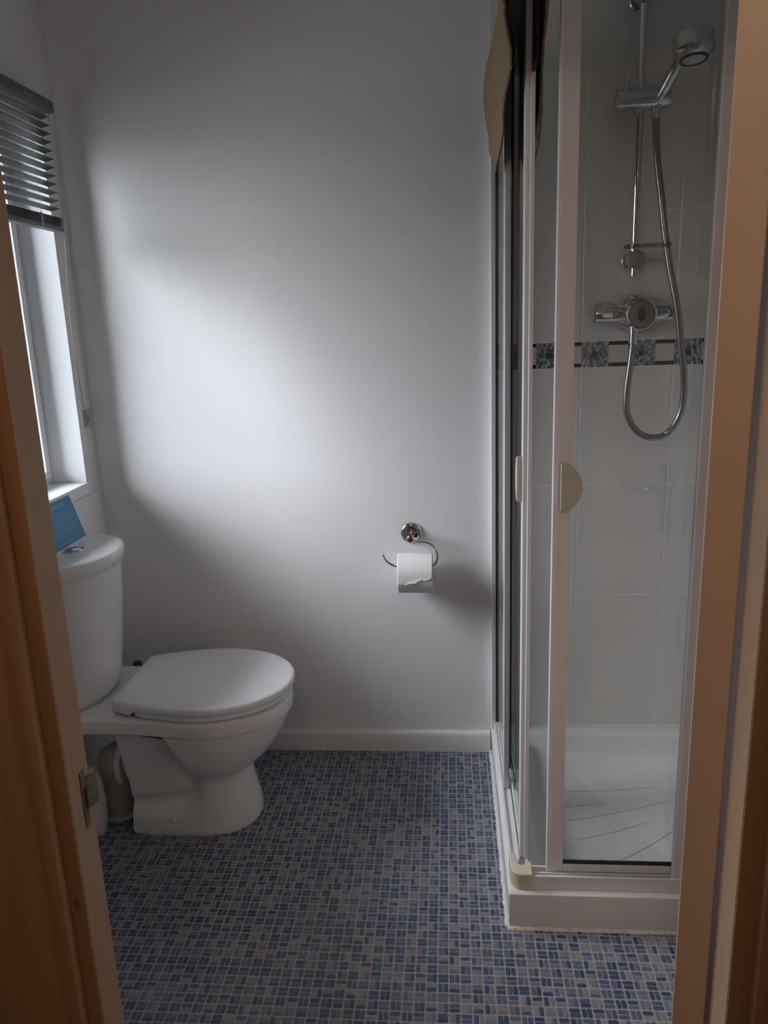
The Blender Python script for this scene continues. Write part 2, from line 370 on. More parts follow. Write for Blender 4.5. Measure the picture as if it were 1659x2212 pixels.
# ------------------------------------------------------------------ floor pieces
CELL = .025
def brick_ring(w, h, i, z, c=.0022):
    w2, h2 = w / 2 - i, h / 2 - i; c = max(c - i * .3, .0006)
    return [(-w2 + c, -h2, z), (w2 - c, -h2, z), (w2, -h2 + c, z), (w2, h2 - c, z), (w2 - c, h2, z), (-w2 + c, h2, z), (-w2, h2 - c, z), (-w2, -h2 + c, z)]
BL, BW, BH = .0220, .0101, .0009
cells = []
nx = int((XR - XL) / CELL) + 1; ny = int((YB - YF) / CELL) + 1
for i in range(nx):
    for j in range(ny):
        cx = XL + (i + .5) * CELL; cy = YB - (j + .5) * CELL
        if cx > TX + .01 and cy > 1.575: continue
        if cx > XR - .01 or cy < .77: continue
        H = (i + j) % 2 == 0
        for s in (-1, 1):
            d = s * .0057
            cells.append((cx + (0 if H else d), cy + (d if H else 0), H))
def in_view(c):
    x, y, _ = c; return y > 1.27 and -.565 < x / y < .345
vis = sorted([c for c in cells if in_view(c)], key=lambda c: c[0] ** 2 + c[1] ** 2)
near = set(vis[:300])
bm0 = MB().loft([brick_ring(BL, BW, 0, 0), brick_ring(BL, BW, .0004, BH * .7), brick_ring(BL, BW, .0013, BH)], cap0=False).build('mosaic_piece', 'brick', None)
bme = bm0.data; bpy.data.objects.remove(bm0)
for c in vis[:300]:
    o = bpy.data.objects.new('mosaic_piece', bme); COL.objects.link(o); o.parent = floor
    o.location = (c[0] + random.uniform(-.0004, .0004), c[1] + random.uniform(-.0004, .0004), 0)
    o.rotation_euler = (0, 0, (0 if c[2] else PI / 2) + random.uniform(-.03, .03))
    s = random.uniform(.95, 1.04); o.scale = (s, random.uniform(.93, 1.05), 1)
far = MB()
for c in cells:
    if c in near: continue
    a = (0 if c[2] else PI / 2) + random.uniform(-.03, .03); ca, sa = math.cos(a), math.sin(a); s = random.uniform(.95, 1.04); t = random.uniform(.93, 1.05)
    f = lambda p: (c[0] + p[0] * s * ca - p[1] * t * sa, c[1] + p[0] * s * sa + p[1] * t * ca, p[2])
    far.loft([[f(p) for p in brick_ring(BL, BW, 0, 0)], [f(p) for p in brick_ring(BL, BW, .0010, BH)]], cap0=False)
me = bpy.data.meshes.new('mosaic_pieces'); me.from_pydata(far.v, [], far.f); me.materials.append(M['bricks'])
fo = bpy.data.objects.new('mosaic_pieces', me); COL.objects.link(fo); fo.parent = floor; fo['kind'] = 'stuff'

# ------------------------------------------------------------------ door frame and door
AP = [(0, .7048), (0, .6905), (.002, .6880), (.006, .6868), (.012, .6872), (.017, .6895), (.021, .6915), (.026, .6905), (.038, .6865), (.055, .6832), (.075, .6815), (.090, .6820), (.095, .6850), (.096, .7048)]
def jamb(name, label, sx, xl, xa, strike=False):
    t = thing(name, label, 'frame', (xl, .73, 0)); del t['category']; struct(t)
    a, b = sorted((xl, xl + sx * .031)); box(a, b, .705, .7505, 0, 2.03).build('lining', 'pinelit', t, bevel=.0012)
    MB().prism([(xa + sx * u, y) for u, y in AP], 2, 0, 2.13).build('architrave', 'pine', t, angle=50)
    a, b = sorted((xl + sx * .0008, xa + sx * .002)); box(a, b, .7035, .7052, 0, 2.03).build('frame_edge', 'pine', t)  # brown slip over the lining's hall edge, its shade put in as darker pine
    return t
jl = jamb('trim_2', 'pine door frame on the left with a steel keep', -1, -.4145, -.4315)
jr = jamb('trim_3', 'pine door frame on the right', 1, .2880, .3090)
KX = -.4145
kp = box(KX, KX + .0012, .7285, .7385, .876, .944).build('keep_plate', 'steel', jl)
lip = MB().prism([(KX, .738), (KX, .750), (KX - .001 + .003, .757), (KX + .0045, .7575), (KX + .0014, .7385)], 2, .893, .931).build('keep_lip', 'steel', jl)
box(KX + .0011, KX + .0016, .7315, .7375, .897, .922).build('latch_hole', 'holeshade', kp)  # thin dark slab, the shade inside the hole put in as colour

TH_ = R(65)                                            # door swung into the room, hinged on the right
door = thing('door_1', 'door hinged on the right, standing wide open into the room', 'door', (.285, .755, 0)); del door['category']; struct(door)
door.rotation_euler = (0, 0, TH_)
Z3 = (0, 0, 0)
box(0, .70, .0004, .036, .006, 1.99).build('door_leaf', 'dooredge', door, bevel=.0015, off=Z3)
hd = box(.62, .664, .036, .043, .89, 1.06).build('handle_plate', 'satin', door, bevel=.002, off=Z3)
MB().tube(catmull([(.642, .043, 1.00), (.642, .075, 1.00), (.630, .088, 1.00), (.59, .092, .998), (.53, .090, 1.002)], 6), [.009] * 6 + [.009] * 18 + [.0075], 12).build('lever', 'satin', hd)
# ------------------------------------------------------------------ toilet
YC = 1.995
def yy(hw, side): return YC + side * hw
toi = thing('toilet', 'white close coupled toilet with its lid down under the window', 'toilet', (-.78, YC, 0))
# pan: horizontal outlines from the floor to the rim
PT = [  # z, x back, x front, half width of the bowl/foot, centre of the widest point
    (0.000, -.925, -.578, .118, -.72), (.010, -.928, -.574, .121, -.72), (.06, -.926, -.578, .116, -.72), (.10, -.925, -.587, .111, -.72), (.15, -.927, -.597, .107, -.71),
    (.172, -.930, -.601, .108, -.70), (.186, -.932, -.590, .120, -.69), (.205, -.935, -.562, .141, -.68), (.23, -.939, -.533, .157, -.675), (.26, -.944, -.509, .170, -.675), (.30, -.951, -.487, .181, -.675), (.33, -.957, -.475, .187, -.68), (.350, -.962, -.469, .190, -.685)]
VAL = [(-.795, .365), (-.770, .30), (-.745, .24), (-.727, .19), (-.718, .15), (-.726, .115), (-.752, .088), (-.79, .072), (-.84, .063), (-.96, .060)]
VALC = catmull([(x, 0, z) for x, z in VAL], 6)
def panel_sd(x, z):                                    # signed distance: positive inside the trap panel
    d = min(math.hypot(x - p.x, z - p.z) for p in VALC)
    xb = None
    for p, q in zip(VALC, VALC[1:]):
        if min(p.z, q.z) <= z <= max(p.z, q.z) and p.z != q.z:
            t = (z - p.z) / (q.z - p.z); xx = p.x + (q.x - p.x) * t
            xb = xx if xb is None else max(xb, xx)
    inside = xb is not None and x < xb and z > .0605
    return d if inside else -d
def pan_hw(x, z):
    xb, xf, w, xc = table(z, PT)
    if x >= xc: u = (x - xc) / (xf - xc); m = w * math.sqrt(max(0, 1 - u ** 2.2))
    else: m = w
    if z < .33: m = m if x > -.86 else m * (1 - .06 * smooth01((-.86 - x) / .08))
    sd = panel_sd(x, z)
    if sd > -.012:
        k = smooth01((sd + .012) / .030)
        up = smooth01((z - .062) / .06)
        tgt = lerp(.108, .068, up) + lerp(.0, .037, up) * smooth01((sd - .010) / .06)
        tgt = min(m, tgt)
        m = lerp(m, tgt, k)
    return m
NS = 72
rings = []
zs = [0, .004, .010, .02, .035, .05, .056, .062, .068, .074, .08] + [.08 + .0085 * k for k in range(1, 32)] + [.350]
for z in zs:
    xb, xf, w, xc = table(z, PT)
    if z == 0: xb += .006; xf -= .006
    xs = []
    for k in range(NS + 1):
        t = k / NS; xs.append(lerp(xb, xf, math.sin(t * PI / 2) ** 1.0 * .55 + t * .45))
    side = [(x, pan_hw(x, z)) for x in xs]
    side[-1] = (xf, 0.0)
    r = [(x, YC - h, z) for x, h in side] + [(x, YC + h, z) for x, h in reversed(side[:-1])]
    rings.append(r)
def rim_ring(z, inset):
    xb, xf, xc, w, ws = -1.100 + inset, -.462 - inset, -.69, .195 - inset, .174 - inset
    side = []
    for k in range(NS + 1):
        t = k / NS; x = lerp(xb, xf, math.sin(t * PI / 2) * .55 + t * .45)
        if x >= xc: u = (x - xc) / (xf - xc); h = w * math.sqrt(max(0, 1 - u ** 2.05))
        else: h = lerp(w, ws, smooth01((xc - x) / .20))
        if k == 0: x += .008
        h = min(h, ws - .02 + (x - xb) * 4) if x < xb + .03 else h
        side.append((x, h))
    side[-1] = (xf, 0)
    return [(x, YC - h, z) for x, h in side] + [(x, YC + h, z) for x, h in reversed(side[:-1])]
rings += [rim_ring(.3500, .004), rim_ring(.353, .0005), rim_ring(.356, 0), rim_ring(.384, 0), rim_ring(.390, .0015), rim_ring(.3935, .006), rim_ring(.3945, .016)]
pan = MB().loft(rings).build('pan', 'ceramic', toi, angle=60)
MB().lathe((-.80, YC - .117, .052), (0, -1, 0), [(-.01, .006), (.006, .0065), (.009, .005), (.010, 0.0)], 16).build('bolt_cap', 'seat', toi)
# cistern
def dshape(D, W, z, p=2.3, q=2.0, n=40, x0=-1.1185):
    pts = []
    for k in range(n + 1):
        a = -PI / 2 + PI * k / n; s = math.sin(a); y = W * math.copysign(abs(s) ** .8, s)
        pts.append((x0 + max(D * (max(0, 1 - abs(y / W) ** p)) ** (1 / q), .004), YC + y, z))
    return [(x0, YC - W, z)] + pts + [(x0, YC + W, z)]
cr = []
for z, D, W in ((.3955, .120, .150), (.398, .130, .160), (.42, .138, .168), (.50, .150, .174), (.60, .162, .180), (.70, .172, .185), (.786, .179, .188)): cr.append(dshape(D, W, z))
MB().loft(cr).build('cistern', 'ceramic', toi, angle=60)
lr = [dshape(D, W, z) for z, D, W in ((.780, .184, .193), (.784, .190, .198), (.810, .1915, .200), (.818, .189, .198), (.8235, .182, .192), (.8255, .170, .182), (.826, .15, .165))]
MB().loft(lr).build('cistern_lid', 'ceramic', toi, angle=60)
fb = MB().lathe((-1.045, 1.985, .8255), (0, 0, 1), [(-.004, .027), (.003, .027), (.0045, .0255), (.0045, .022), (.0035, .0215), (.0035, 0)], 36).build('flush_button', 'chrome', toi)
MB().lathe((-1.045, 1.985, .829), (0, 0, 1), [(-.001, .020), (.003, .020), (.005, .017), (.0058, .009), (.006, 0)], 32).build('push_cap', 'chrome', fb)
# seat ring and lid
def seat_outline(inset, back=-.937, n=44):
    xc, xf = -.70, -.455 - inset
    side = [(back + inset * .7, 0.0)]
    for k in range(n + 1):
        t = k / n; x = lerp(back + inset * .7, xf, math.sin(t * PI / 2) * .5 + t * .5)
        if x >= xc: u = (x - xc) / (xf - xc); h = (.2045 - inset) * (max(0, 1 - u ** 2.08)) ** .5
        else: h = .2045 - inset - .060 * ((xc - x) / .237) ** 1.9
        if k == 0: h -= .006
        side.append((x, max(h, 0)))
    side[-1] = (xf, 0); return side
def ring_of(side, z, dz=None):
    s = [(x, YC + .012 - h, z) for x, h in side] + [(x, YC + .012 + h, z) for x, h in reversed(side[1:-1])]
    return s
def ramp(side, z0, zf): return [(x, YC + .012 - h, lerp(z0, zf, smooth01((-.86 - x) / .02))) for x, h in side] + [(x, YC + .012 + h, lerp(z0, zf, smooth01((-.86 - x) / .02))) for x, h in reversed(side[1:-1])]
so = lambda i: [(x, h) for x, h in seat_outline(i, -.872)]
MB().loft([ring_of(so(.012), .3965), ring_of(so(.008), .398), ring_of(so(.0055), .404), ring_of(so(.0065), .411), ring_of(so(.010), .4135)]).build('seat', 'seat', toi, angle=60)
lid_r = [ramp(seat_outline(.010), .4150, .3985), ramp(seat_outline(.003), .4158, .3990), ramp(seat_outline(.0), .4190, .402), ring_of(seat_outline(.0), .4270), ring_of(seat_outline(.0015), .4310), ring_of(seat_outline(.0045), .4338), ring_of(seat_outline(.010), .4352), ring_of(seat_outline(.03), .4362), ring_of(seat_outline(.07), .4372), ring_of(seat_outline(.12), .4378)]
MB().loft(lid_r).build('lid', 'seat', toi, angle=60)
# waste connection
MB().lathe((-.905, YC - .012, .175), (-1, 0, 0), [(0, .055), (.06, .052), (.075, .052)], 28).build('outlet_spigot', 'spigot', toi)
con = MB().lathe((-.966, YC - .012, .175), (-1, 0, 0), [(0, .060), (.0, .067), (.014, .069), (.018, .066), (.018, .060)], 32).build('connector_collar', 'frame', toi)
MB().tube(catmull([(-.984, YC - .012, .175), (-.996, YC - .012, .175), (-1.005, YC - .012, .168), (-1.008, YC - .011, .145), (-1.008, YC - .010, .1145)], 6), [.060] * 7 + [.056] * 6 + [.051] * 6 + [.044] * 6, 28).build('pan_connector', 'pipe', toi)
soil = thing('soil_pipe', 'pale upright waste pipe stub behind the toilet foot', 'pipe', (-1.008, YC - .010, 0))
MB().lathe((-1.008, YC - .010, 0), (0, 0, 1), [(.0, .046), (.003, .049), (.006, .0495), (.010, .047), (.012, .045), (.098, .045), (.101, .048), (.112, .048), (.114, .0)], 32).build('pipe_barrel', 'pipe', soil)
MB().lathe((-1.008, YC - .010, .0009), (0, 0, 1), [(0, .045), (0, .0545), (.006, .0540), (.006, .045)], 32).build('floor_collar', 'skirt', soil)
wp = thing('waste_pipe_cover', 'bluish white rounded pipe cover partly hidden by the left door frame', 'pipe', (-1.040, 1.885, 0))
MB().lathe((-1.040, 1.885, 0), (0, 0, 1), [(0, .024), (.004, .027), (.05, .034), (.10, .036), (.15, .033), (.19, .024), (.212, .010), (.215, 0)], 28).build('cover_body', 'pipewhite', wp)
# toilet brush behind the pan
tb = thing('toilet_brush', 'toilet brush in the corner behind the toilet, only its black knob showing', 'toilet brush', (-1.03, 2.262, 0))
MB().lathe((-1.03, 2.262, 0), (0, 0, 1), [(0, .042), (.003, .045), (.12, .040), (.123, .036), (.02, .033)], 28).build('holder', 'black', tb)
MB().cyl((-1.03, 2.262, .03), (-1.03, 2.262, .345), .007, n=14).build('handle', 'black', tb)
MB().lathe((-1.03, 2.262, .340), (0, 0, 1), [(0, .012), (.004, .0145), (.016, .0145), (.021, .012), (.0225, .006), (.0228, 0)], 24).build('knob', 'black', tb)

# leaflet leaning on the wall
lf = thing('leaflet', 'blue printed card standing on the cistern lid against the wall', 'card', (-1.075, 2.04, .826))
bx, tx, zb, zt = -1.0715, -1.1125, .8268, .962
def lp(y, t, o=0.0): 
    n = Vector((zt - zb, 0, -(tx - bx))).normalized(); return (bx + (tx - bx) * t + n.x * o, y, zb + (zt - zb) * t + n.z * o)
def quad(y0, y1, t0, t1, o, th=.0006): return MB().loft([[lp(y0, t0, o), lp(y1, t0, o), lp(y1, t1, o), lp(y0, t1, o)], [lp(y0, t0, o + th), lp(y1, t0, o + th), lp(y1, t1, o + th), lp(y0, t1, o + th)]])
CY0, CY1 = 1.91, 2.125
quad(CY0, CY1, 0, 1, 0).build('card_sheet', 'cardwhite', lf)
pf = quad(CY0 + .006, CY1 - .006, .045, .955, .0006, .0002).build('blue_panel', 'card', lf)
for (a, b, t, h) in [(.05, .165, .80, .075), (.02, .19, .665, .022), (.02, .185, .60, .022), (.02, .19, .535, .022), (.02, .15, .47, .022), (.02, .188, .375, .022), (.02, .18, .31, .022), (.02, .12, .245, .022), (.05, .16, .10, .035)]:
    quad(CY0 + a, CY0 + b, t, t + h, .0008, .0002).build('text_line', 'print', pf)

# ------------------------------------------------------------------ toilet roll holder
rh = thing('toilet_roll_holder', 'chrome toilet roll holder with a curled arm on the back wall', 'toilet roll holder', (-.125, YB, .764))
MB().lathe((-.125, YB, .764), (0, -1, 0), [(0, .0335), (.004, .0335), (.0075, .0320), (.0105, .0285), (.012, .022), (.0125, 0)], 40).build('wall_flange', 'chrome', rh)
MB().lathe((-.125, YB - .010, .764), (0, -1, 0), [(0, .0125), (.02, .0105), (.055, .0100), (.064, .0115), (.072, .0115), (.0755, .0085), (.0765, 0)], 28).build('post', 'chrome', rh)
ay = 2.277
arm = catmull([(-.125, ay, .756), (-.100, ay, .7545), (-.072, ay, .750), (-.052, ay, .736), (-.0425, ay, .712), (-.046, ay, .690), (-.060, ay, .6765), (-.085, ay, .6725), (-.115, ay, .672), (-.145, ay, .673), (-.168, ay, .676), (-.188, ay, .684), (-.202, ay, .697), (-.208, ay, .712)], 6)
MB().tube(arm, .0036, 12).build('arm', 'chrome', rh)
MB().lathe((-.2078, ay, .7105), (-.25, 0, 1), [(-.004, .003), (0, .0045), (.004, .0045), (.006, .002), (.0062, 0)], 14).build('arm_tip', 'chrome', rh)
roll = thing('toilet_roll', 'white toilet roll hanging on the chrome holder', 'toilet roll', (-.111, 2.277, .656))
rx0, rx1, ry, rz, RR, RI = -.164, -.058, 2.2775, .6535, .0610, .0205
n = 56; prof = [(rx0, RI), (rx0, RR - .001), (rx0 + .001, RR), (rx1 - .001, RR), (rx1, RR - .001), (rx1, RI)]
rr = [[(x, ry + r * math.cos(2 * PI * k / n), rz + r * math.sin(2 * PI * k / n)) for k in range(n)] for x, r in prof]
MB().loft(rr + [rr[0]], cap0=False, cap1=False).build('paper_roll', 'paper', roll)
ri = [[(x, ry + r * math.cos(2 * PI * k / n), rz + r * math.sin(2 * PI * k / n)) for k in range(n)] for x, r in ((rx0 + .0004, RI), (rx0 + .0004, RI - .0012), (rx1 - .0004, RI - .0012), (rx1 - .0004, RI))]
MB().loft(ri + [ri[0]], cap0=False, cap1=False).build('cardboard_core', 'card_tube', roll)
g = []
NXs = 30
for i in range(29):                                    # loose outer sheet: over the top, down the front, torn hem
    row = []
    for j in range(NXs + 1):
        s = j / NXs; x = rx0 - .001 + (rx1 - rx0 + .0015) * s
        end = .004 - .016 * smooth01((s - .25) / .75) * -1 + .0022 * math.sin(s * 21) + .0012 * math.sin(s * 47)   # hem height above/below the axis
        zend = rz - .022 + end + .006 * s
        t = i / 28
        a0 = R(60); a1 = R(180)
        if t < .6: a = lerp(a0, a1, t / .6); rad = RR + .0008 + .0016 * t; y = ry + rad * math.cos(a); z = rz + rad * math.sin(a)
        else:
            u = (t - .6) / .4; y = ry - RR - .0018 - .0022 * u - .0012 * math.sin(s * 13 + u * 2) * u; z = lerp(rz, zend, u)
        row.append((x, y, z))
    g.append(row)
o = MB().grid(g).build('loose_sheet', 'paper', roll); sm = o.modifiers.new('solid', 'SOLIDIFY'); sm.thickness = .0005

# ------------------------------------------------------------------ shower tray
tr = thing('shower_tray', 'low white square shower tray in the right corner', 'shower tray', (.52, 1.95, 0))
tx0, tx1, ty0, ty1, tz = .120, .928, 1.562, 2.348, .098
def rrect(x0, x1, y0, y1, r, z, n=6):
    P = []
    for (cx, cy, a0) in ((x1 - r, y0 + r, -90), (x1 - r, y1 - r, 0), (x0 + r, y1 - r, 90), (x0 + r, y0 + r, 180)):
        for k in range(n + 1): a = R(a0 + 90 * k / n); P.append((cx + r * math.cos(a), cy + r * math.sin(a), z))
    return P
trg = [rrect(tx0 + .003, tx1, ty0 + .003, ty1, .004, 0.001), rrect(tx0 + .001, tx1, ty0 + .001, ty1, .005, .088), rrect(tx0 + .002, tx1 - .002, ty0 + .002, ty1 - .002, .006, .095), rrect(tx0 + .006, tx1 - .006, ty0 + .006, ty1 - .006, .008, .098),
       rrect(tx0 + .062, tx1 - .055, ty0 + .066, ty1 - .055, .035, .098), rrect(tx0 + .068, tx1 - .061, ty0 + .072, ty1 - .061, .035, .095), rrect(tx0 + .073, tx1 - .068, ty0 + .078, ty1 - .068, .035, .084), rrect(tx0 + .085, tx1 - .080, ty0 + .09, ty1 - .080, .04, .050), rrect(tx0 + .094, tx1 - .090, ty0 + .10, ty1 - .09, .045, .042), rrect(tx0 + .11, tx1 - .105, ty0 + .115, ty1 - .105, .05, .039)]
MB().loft(trg).build('tray_body', 'tray', tr, angle=40)
for (pa, pb, bend) in (((.30, 1.920), (.632, 2.034), -.010), ((.324, 1.843), (.535, 1.927), -.008), ((.300, 1.705), (.612, 1.908), -.022), ((.30, 1.985), (.44, 2.006), -.002), ((.31, 2.060), (.60, 2.092), -.006)):
    pts = []
    for k in range(15):
        t = k / 14; pts.append((lerp(pa[0], pb[0], t), lerp(pa[1], pb[1], t) + bend * 4 * t * (1 - t), .0388))
    MB().tube(pts, [.0006] + [.0019] * 13 + [.0006], 8).build('anti_slip_rib', 'traygroove', tr)
def bead(pts, r, name, parent, jit=.0012):
    P = catmull(pts, 40); P = [p + Vector((random.uniform(-jit, jit), random.uniform(-jit, jit), 0)) for p in P]
    return MB().tube(P, [r * random.uniform(.8, 1.25) for _ in P], 8).build(name, 'sealant', parent)
bead([(tx0 + .001, 2.345, .0012), (tx0 + .001, 2.1, .0012), (tx0 + .001, 1.8, .0012), (tx0, ty0 + .001, .0012)], .0058, 'sealant_bead', tr)
bead([(tx0, ty0 + .0005, .0012), (.35, ty0 + .0005, .0012), (.65, ty0 + .0005, .0012), (.925, ty0 + .0005, .0012)], .0055, 'sealant_bead', tr)
bead([(tx0 + .02, 2.343, .0985), (.4, 2.343, .0985), (.7, 2.343, .0985), (.92, 2.343, .0985)], .004, 'sealant_bead', tr, .0006)
bead([(tx0 + .0115, 2.32, .0985), (tx0 + .0115, 2.0, .0985), (tx0 + .0115, 1.66, .0985)], .0022, 'sealant_bead', tr, .0005)

# ------------------------------------------------------------------ shower enclosure
en = thing('shower_enclosure', 'white framed corner shower enclosure with two sliding glass doors', 'shower enclosure', (.52, 1.95, .098))
ZT = 2.07
# left run (parallel to y)
box(.1235, .1385, 2.312, 2.349, .098, ZT).build('wall_profile', 'frame', en, bevel=.002)
lb = MB().box(.132, .1375, 1.640, 2.312, .098, .120).box(.1375, .151, 1.640, 2.312, .098, .112).box(.151, .1555, 1.640, 2.312, .098, .126).box(.1555, .170, 1.640, 2.312, .098, .112).box(.170, .1745, 1.640, 2.312, .098, .126)
lb.build('bottom_rail', 'frame', en, bevel=.0012)
box(.132, .1745, 1.60, 2.312, ZT - .045, ZT).build('top_rail', 'frame', en, bevel=.002)
def glass_box(x0, x1, y0, y1, z0, z1): return box(x0, x1, y0, y1, z0, z1)
fp = MB().box(.1365, .150, 1.940, 1.962, .128, ZT - .045).box(.139, .148, 1.962, 2.312, .1125, .130).build('fixed_panel', 'frame', en, bevel=.0018)
box(.1415, .1455, 1.962, 2.306, .130, ZT - .045).build('glass_pane', 'glass', fp)
box(.1370, .1416, 2.3055, 2.313, .13, ZT - .045).build('rubber_seal', 'seal', fp)
sd = MB().box(.1560, .1680, 1.655, 1.692, .128, ZT - .046).box(.1575, .1665, 2.020, 2.036, .128, ZT - .046).box(.158, .166, 1.692, 2.020, .1275, .146).build('sliding_door', 'frame', en, bevel=.0018)
box(.160, .164, 1.692, 2.020, .146, ZT - .046).build('glass_pane', 'glass', sd)
box(.1655, .1745, 1.649, 1.658, .128, ZT - .05).build('edge_seal', 'framelip', sd, bevel=.002)
box(.1570, .1602, 2.0085, 2.0200, .146, ZT - .05).build('rubber_seal', 'seal', sd)
def dpoly(r, flat, n=28): return [(-flat * 0, -r)] + [(math.cos(-PI / 2 + PI * k / n) * r * .88, math.sin(-PI / 2 + PI * k / n) * r) for k in range(1, n)] + [(0, r)]
D1 = dpoly(.051, 0)
MB().prism([(1.668 + a, 1.071 + b) for a, b in D1], 0, .1445, .1565).build('handle', 'handle', sd, bevel=.0015)
box(.156, .168, 1.690, 1.70, .114, .128).build('roller_block', 'pipe', sd)
# front run (parallel to x)
fb_ = MB().box(.176, .926, 1.580, 1.5855, .098, .134).box(.176, .926, 1.5855, 1.600, .098, .112).box(.176, .926, 1.600, 1.604, .098, .128).box(.176, .926, 1.604, 1.622, .098, .112).box(.176, .926, 1.622, 1.626, .098, .128)
fb_.build('bottom_rail', 'frame', en, bevel=.0012)
box(.132, .926, 1.580, 1.626, ZT - .045, ZT).build('top_rail', 'frame', en, bevel=.002)
box(.905, .929, 1.582, 1.604, .098, ZT).build('wall_profile', 'frame', en, bevel=.002)
fp2 = MB().box(.5000, .5360, 1.584, 1.600, .1145, ZT - .045).box(.536, .905, 1.587, 1.597, .1125, .130).build('fixed_panel', 'frame', en, bevel=.003)
box(.536, .903, 1.590, 1.594, .130, ZT - .045).build('glass_pane', 'glass', fp2)
sd2 = MB().box(.2215, .2520, 1.6045, 1.620, .130, ZT - .046).box(.530, .552, 1.606, 1.618, .130, ZT - .046).box(.252, .530, 1.606, 1.618, .1275, .1485).build('sliding_door', 'frame', en, bevel=.0018)
box(.252, .530, 1.610, 1.614, .1535, ZT - .046).build('glass_pane', 'glass', sd2)
box(.252, .530, 1.6075, 1.6165, .1485, .1535).build('rubber_seal', 'seal', sd2)
box(.2135, .2230, 1.6030, 1.6185, .129, ZT - .05).build('edge_seal', 'framelip', sd2, bevel=.002)
MB().prism([(.2285 + a, 1.066 + b) for a, b in D1], 1, 1.5925, 1.6050).build('handle', 'handle', sd2, bevel=.0015)
# cream corner blocks
def corner_poly():
    P = [(.180, 1.575)]
    for k in range(9): a = R(-90 - 90 * k / 8); P.append((.155 + .026 * math.cos(a), 1.601 + .026 * math.sin(a)))
    P += [(.129, 1.654), (.1445, 1.654), (.1455, 1.622), (.1510, 1.613), (.158, 1.610), (.164, 1.614), (.166, 1.622), (.180, 1.622)]
    return P
MB().prism(corner_poly(), 2, .098, .142).build('corner_block', 'beige', en, bevel=.003)
MB().prism(corner_poly(), 2, ZT - .05, ZT + .003).build('corner_block', 'beige', en, bevel=.003)

# ------------------------------------------------------------------ shower fittings
sr = thing('shower_rail', 'tall chrome riser rail with sliding bracket and soap dish on the tiles', 'shower rail', (.516, YB, 1.54))
RXB, RXT, RY = .5165, .514, 2.288
MB().cyl((RXB, RY, 1.512), (RXT, RY, 2.255), .0092, n=24).build('rail', 'chrome', sr)
for zz, xx in ((1.554, RXB + .001), (2.205, RXT)):
    k = MB().lathe((xx, YB - .005, zz), (0, -1, 0), [(0, .0255), (.005, .0255), (.008, .023), (.0085, .012), (.045, .012)], 32).build('wall_bracket', 'satin', sr)
    MB().lathe((xx, RY + .013, zz), (0, -1, 0), [(0, .022), (.002, .024), (.026, .024), (.029, .022), (.030, 0)], 36).build('bracket_cap', 'chromehead', k)
sl = MB().lathe((.449, RY - .004, 1.957), (1, 0, 0), [(0, 0), (.0, .022), (.003, .0262), (.030, .0265), (.0305, .0255), (.0315, .0255), (.032, .0265), (.058, .0265), (.0585, .0255), (.0595, .0255), (.060, .0262), (.097, .0262), (.0975, .0255), (.0985, .0255), (.099, .026), (.130, .0255), (.140, .0225), (.1402, 0)], 36).build('slider_bracket', 'satin', sr, angle=30)
MB().cyl((.471, RY - .018, 1.972), (.478, RY - .022, 2.012), .0065, .006, 14).build('lock_lever', 'satin', sl)
MB().box(.470, .560, RY - .002, RY + .020, 1.9675, 1.992).build('slider_plate', 'chromehead', sl, bevel=.006)
sdish = []
for (h, s) in ((.0, .82), (.0015, .97), (.004, 1.0), (.009, 1.0), (.0085, .97), (.004, .95), (.0035, .8)):
    sdish.append([(.543 + .061 * s * math.copysign(abs(math.cos(a)) ** .7, math.cos(a)), 2.262 + .048 * s * math.copysign(abs(math.sin(a)) ** .7, math.sin(a)), 1.5815 + h) for a in [2 * PI * k / 40 for k in range(40)]])
MB().loft(sdish).build('soap_dish', 'dish', sr)
MB().lathe((RXB, RY, 1.578), (0, 0, 1), [(0, .0135), (.001, .0145), (.014, .0145), (.015, .0135)], 24).build('dish_clip', 'satin', sr)
# hand shower
hs = thing('hand_shower', 'chrome hand shower with a round head resting in the rail bracket', 'shower head', (.565, 2.26, 1.93))
hc = Vector((.6125, 2.168, 2.012)); ax = Vector((-.045, .13, 1)).normalized()
HP = [(0.0, 0), (.0, .0345), (.0012, .036), (.004, .041), (.014, .0515), (.021, .0548), (.026, .0552), (.0268, .0542), (.0278, .0542), (.0286, .0548), (.056, .0535), (.062, .0525), (.0655, .049), (.067, .041), (.0675, 0)]
HP = [(h * .9, r * .885) for h, r in HP]
hd_ = MB().lathe(hc, ax, HP, 48).build('head', 'chromehead', hs, angle=28)
MB().lathe(hc - ax * .0014, ax, [(0, .0270), (0, .0338), (.0016, .0342), (.0016, .0270)], 48).build('black_ring', 'black', hd_)
MB().lathe(hc - ax * .0016, ax, [(0, 0), (0, .0265), (.0025, .0275), (.003, .0)], 40).build('spray_face', 'frame', hd_)
nz = MB()
u = ax.cross(Vector((0, 1, 0))).normalized(); w = ax.cross(u)
for k in range(36):
    a = 2 * PI * k / 36; p = hc - ax * .0014 + (u * math.cos(a) + w * math.sin(a)) * .0318
    nz.lathe(p, -ax, [(0, .0013), (.0022, .0010), (.0023, 0)], 6)
nz.build('nozzle_ring', 'black', hd_)
MB().tube(catmull([(.5565, 2.281, 1.934), (.5600, 2.272, 1.955), (.571, 2.244, 1.980), (.583, 2.212, 2.012), (.592, 2.198, 2.045)], 6), [.0125] * 3 + [.0140] * 6 + [.0150] * 10 + [.0155] * 6, 20).build('handle', 'satin', hs)
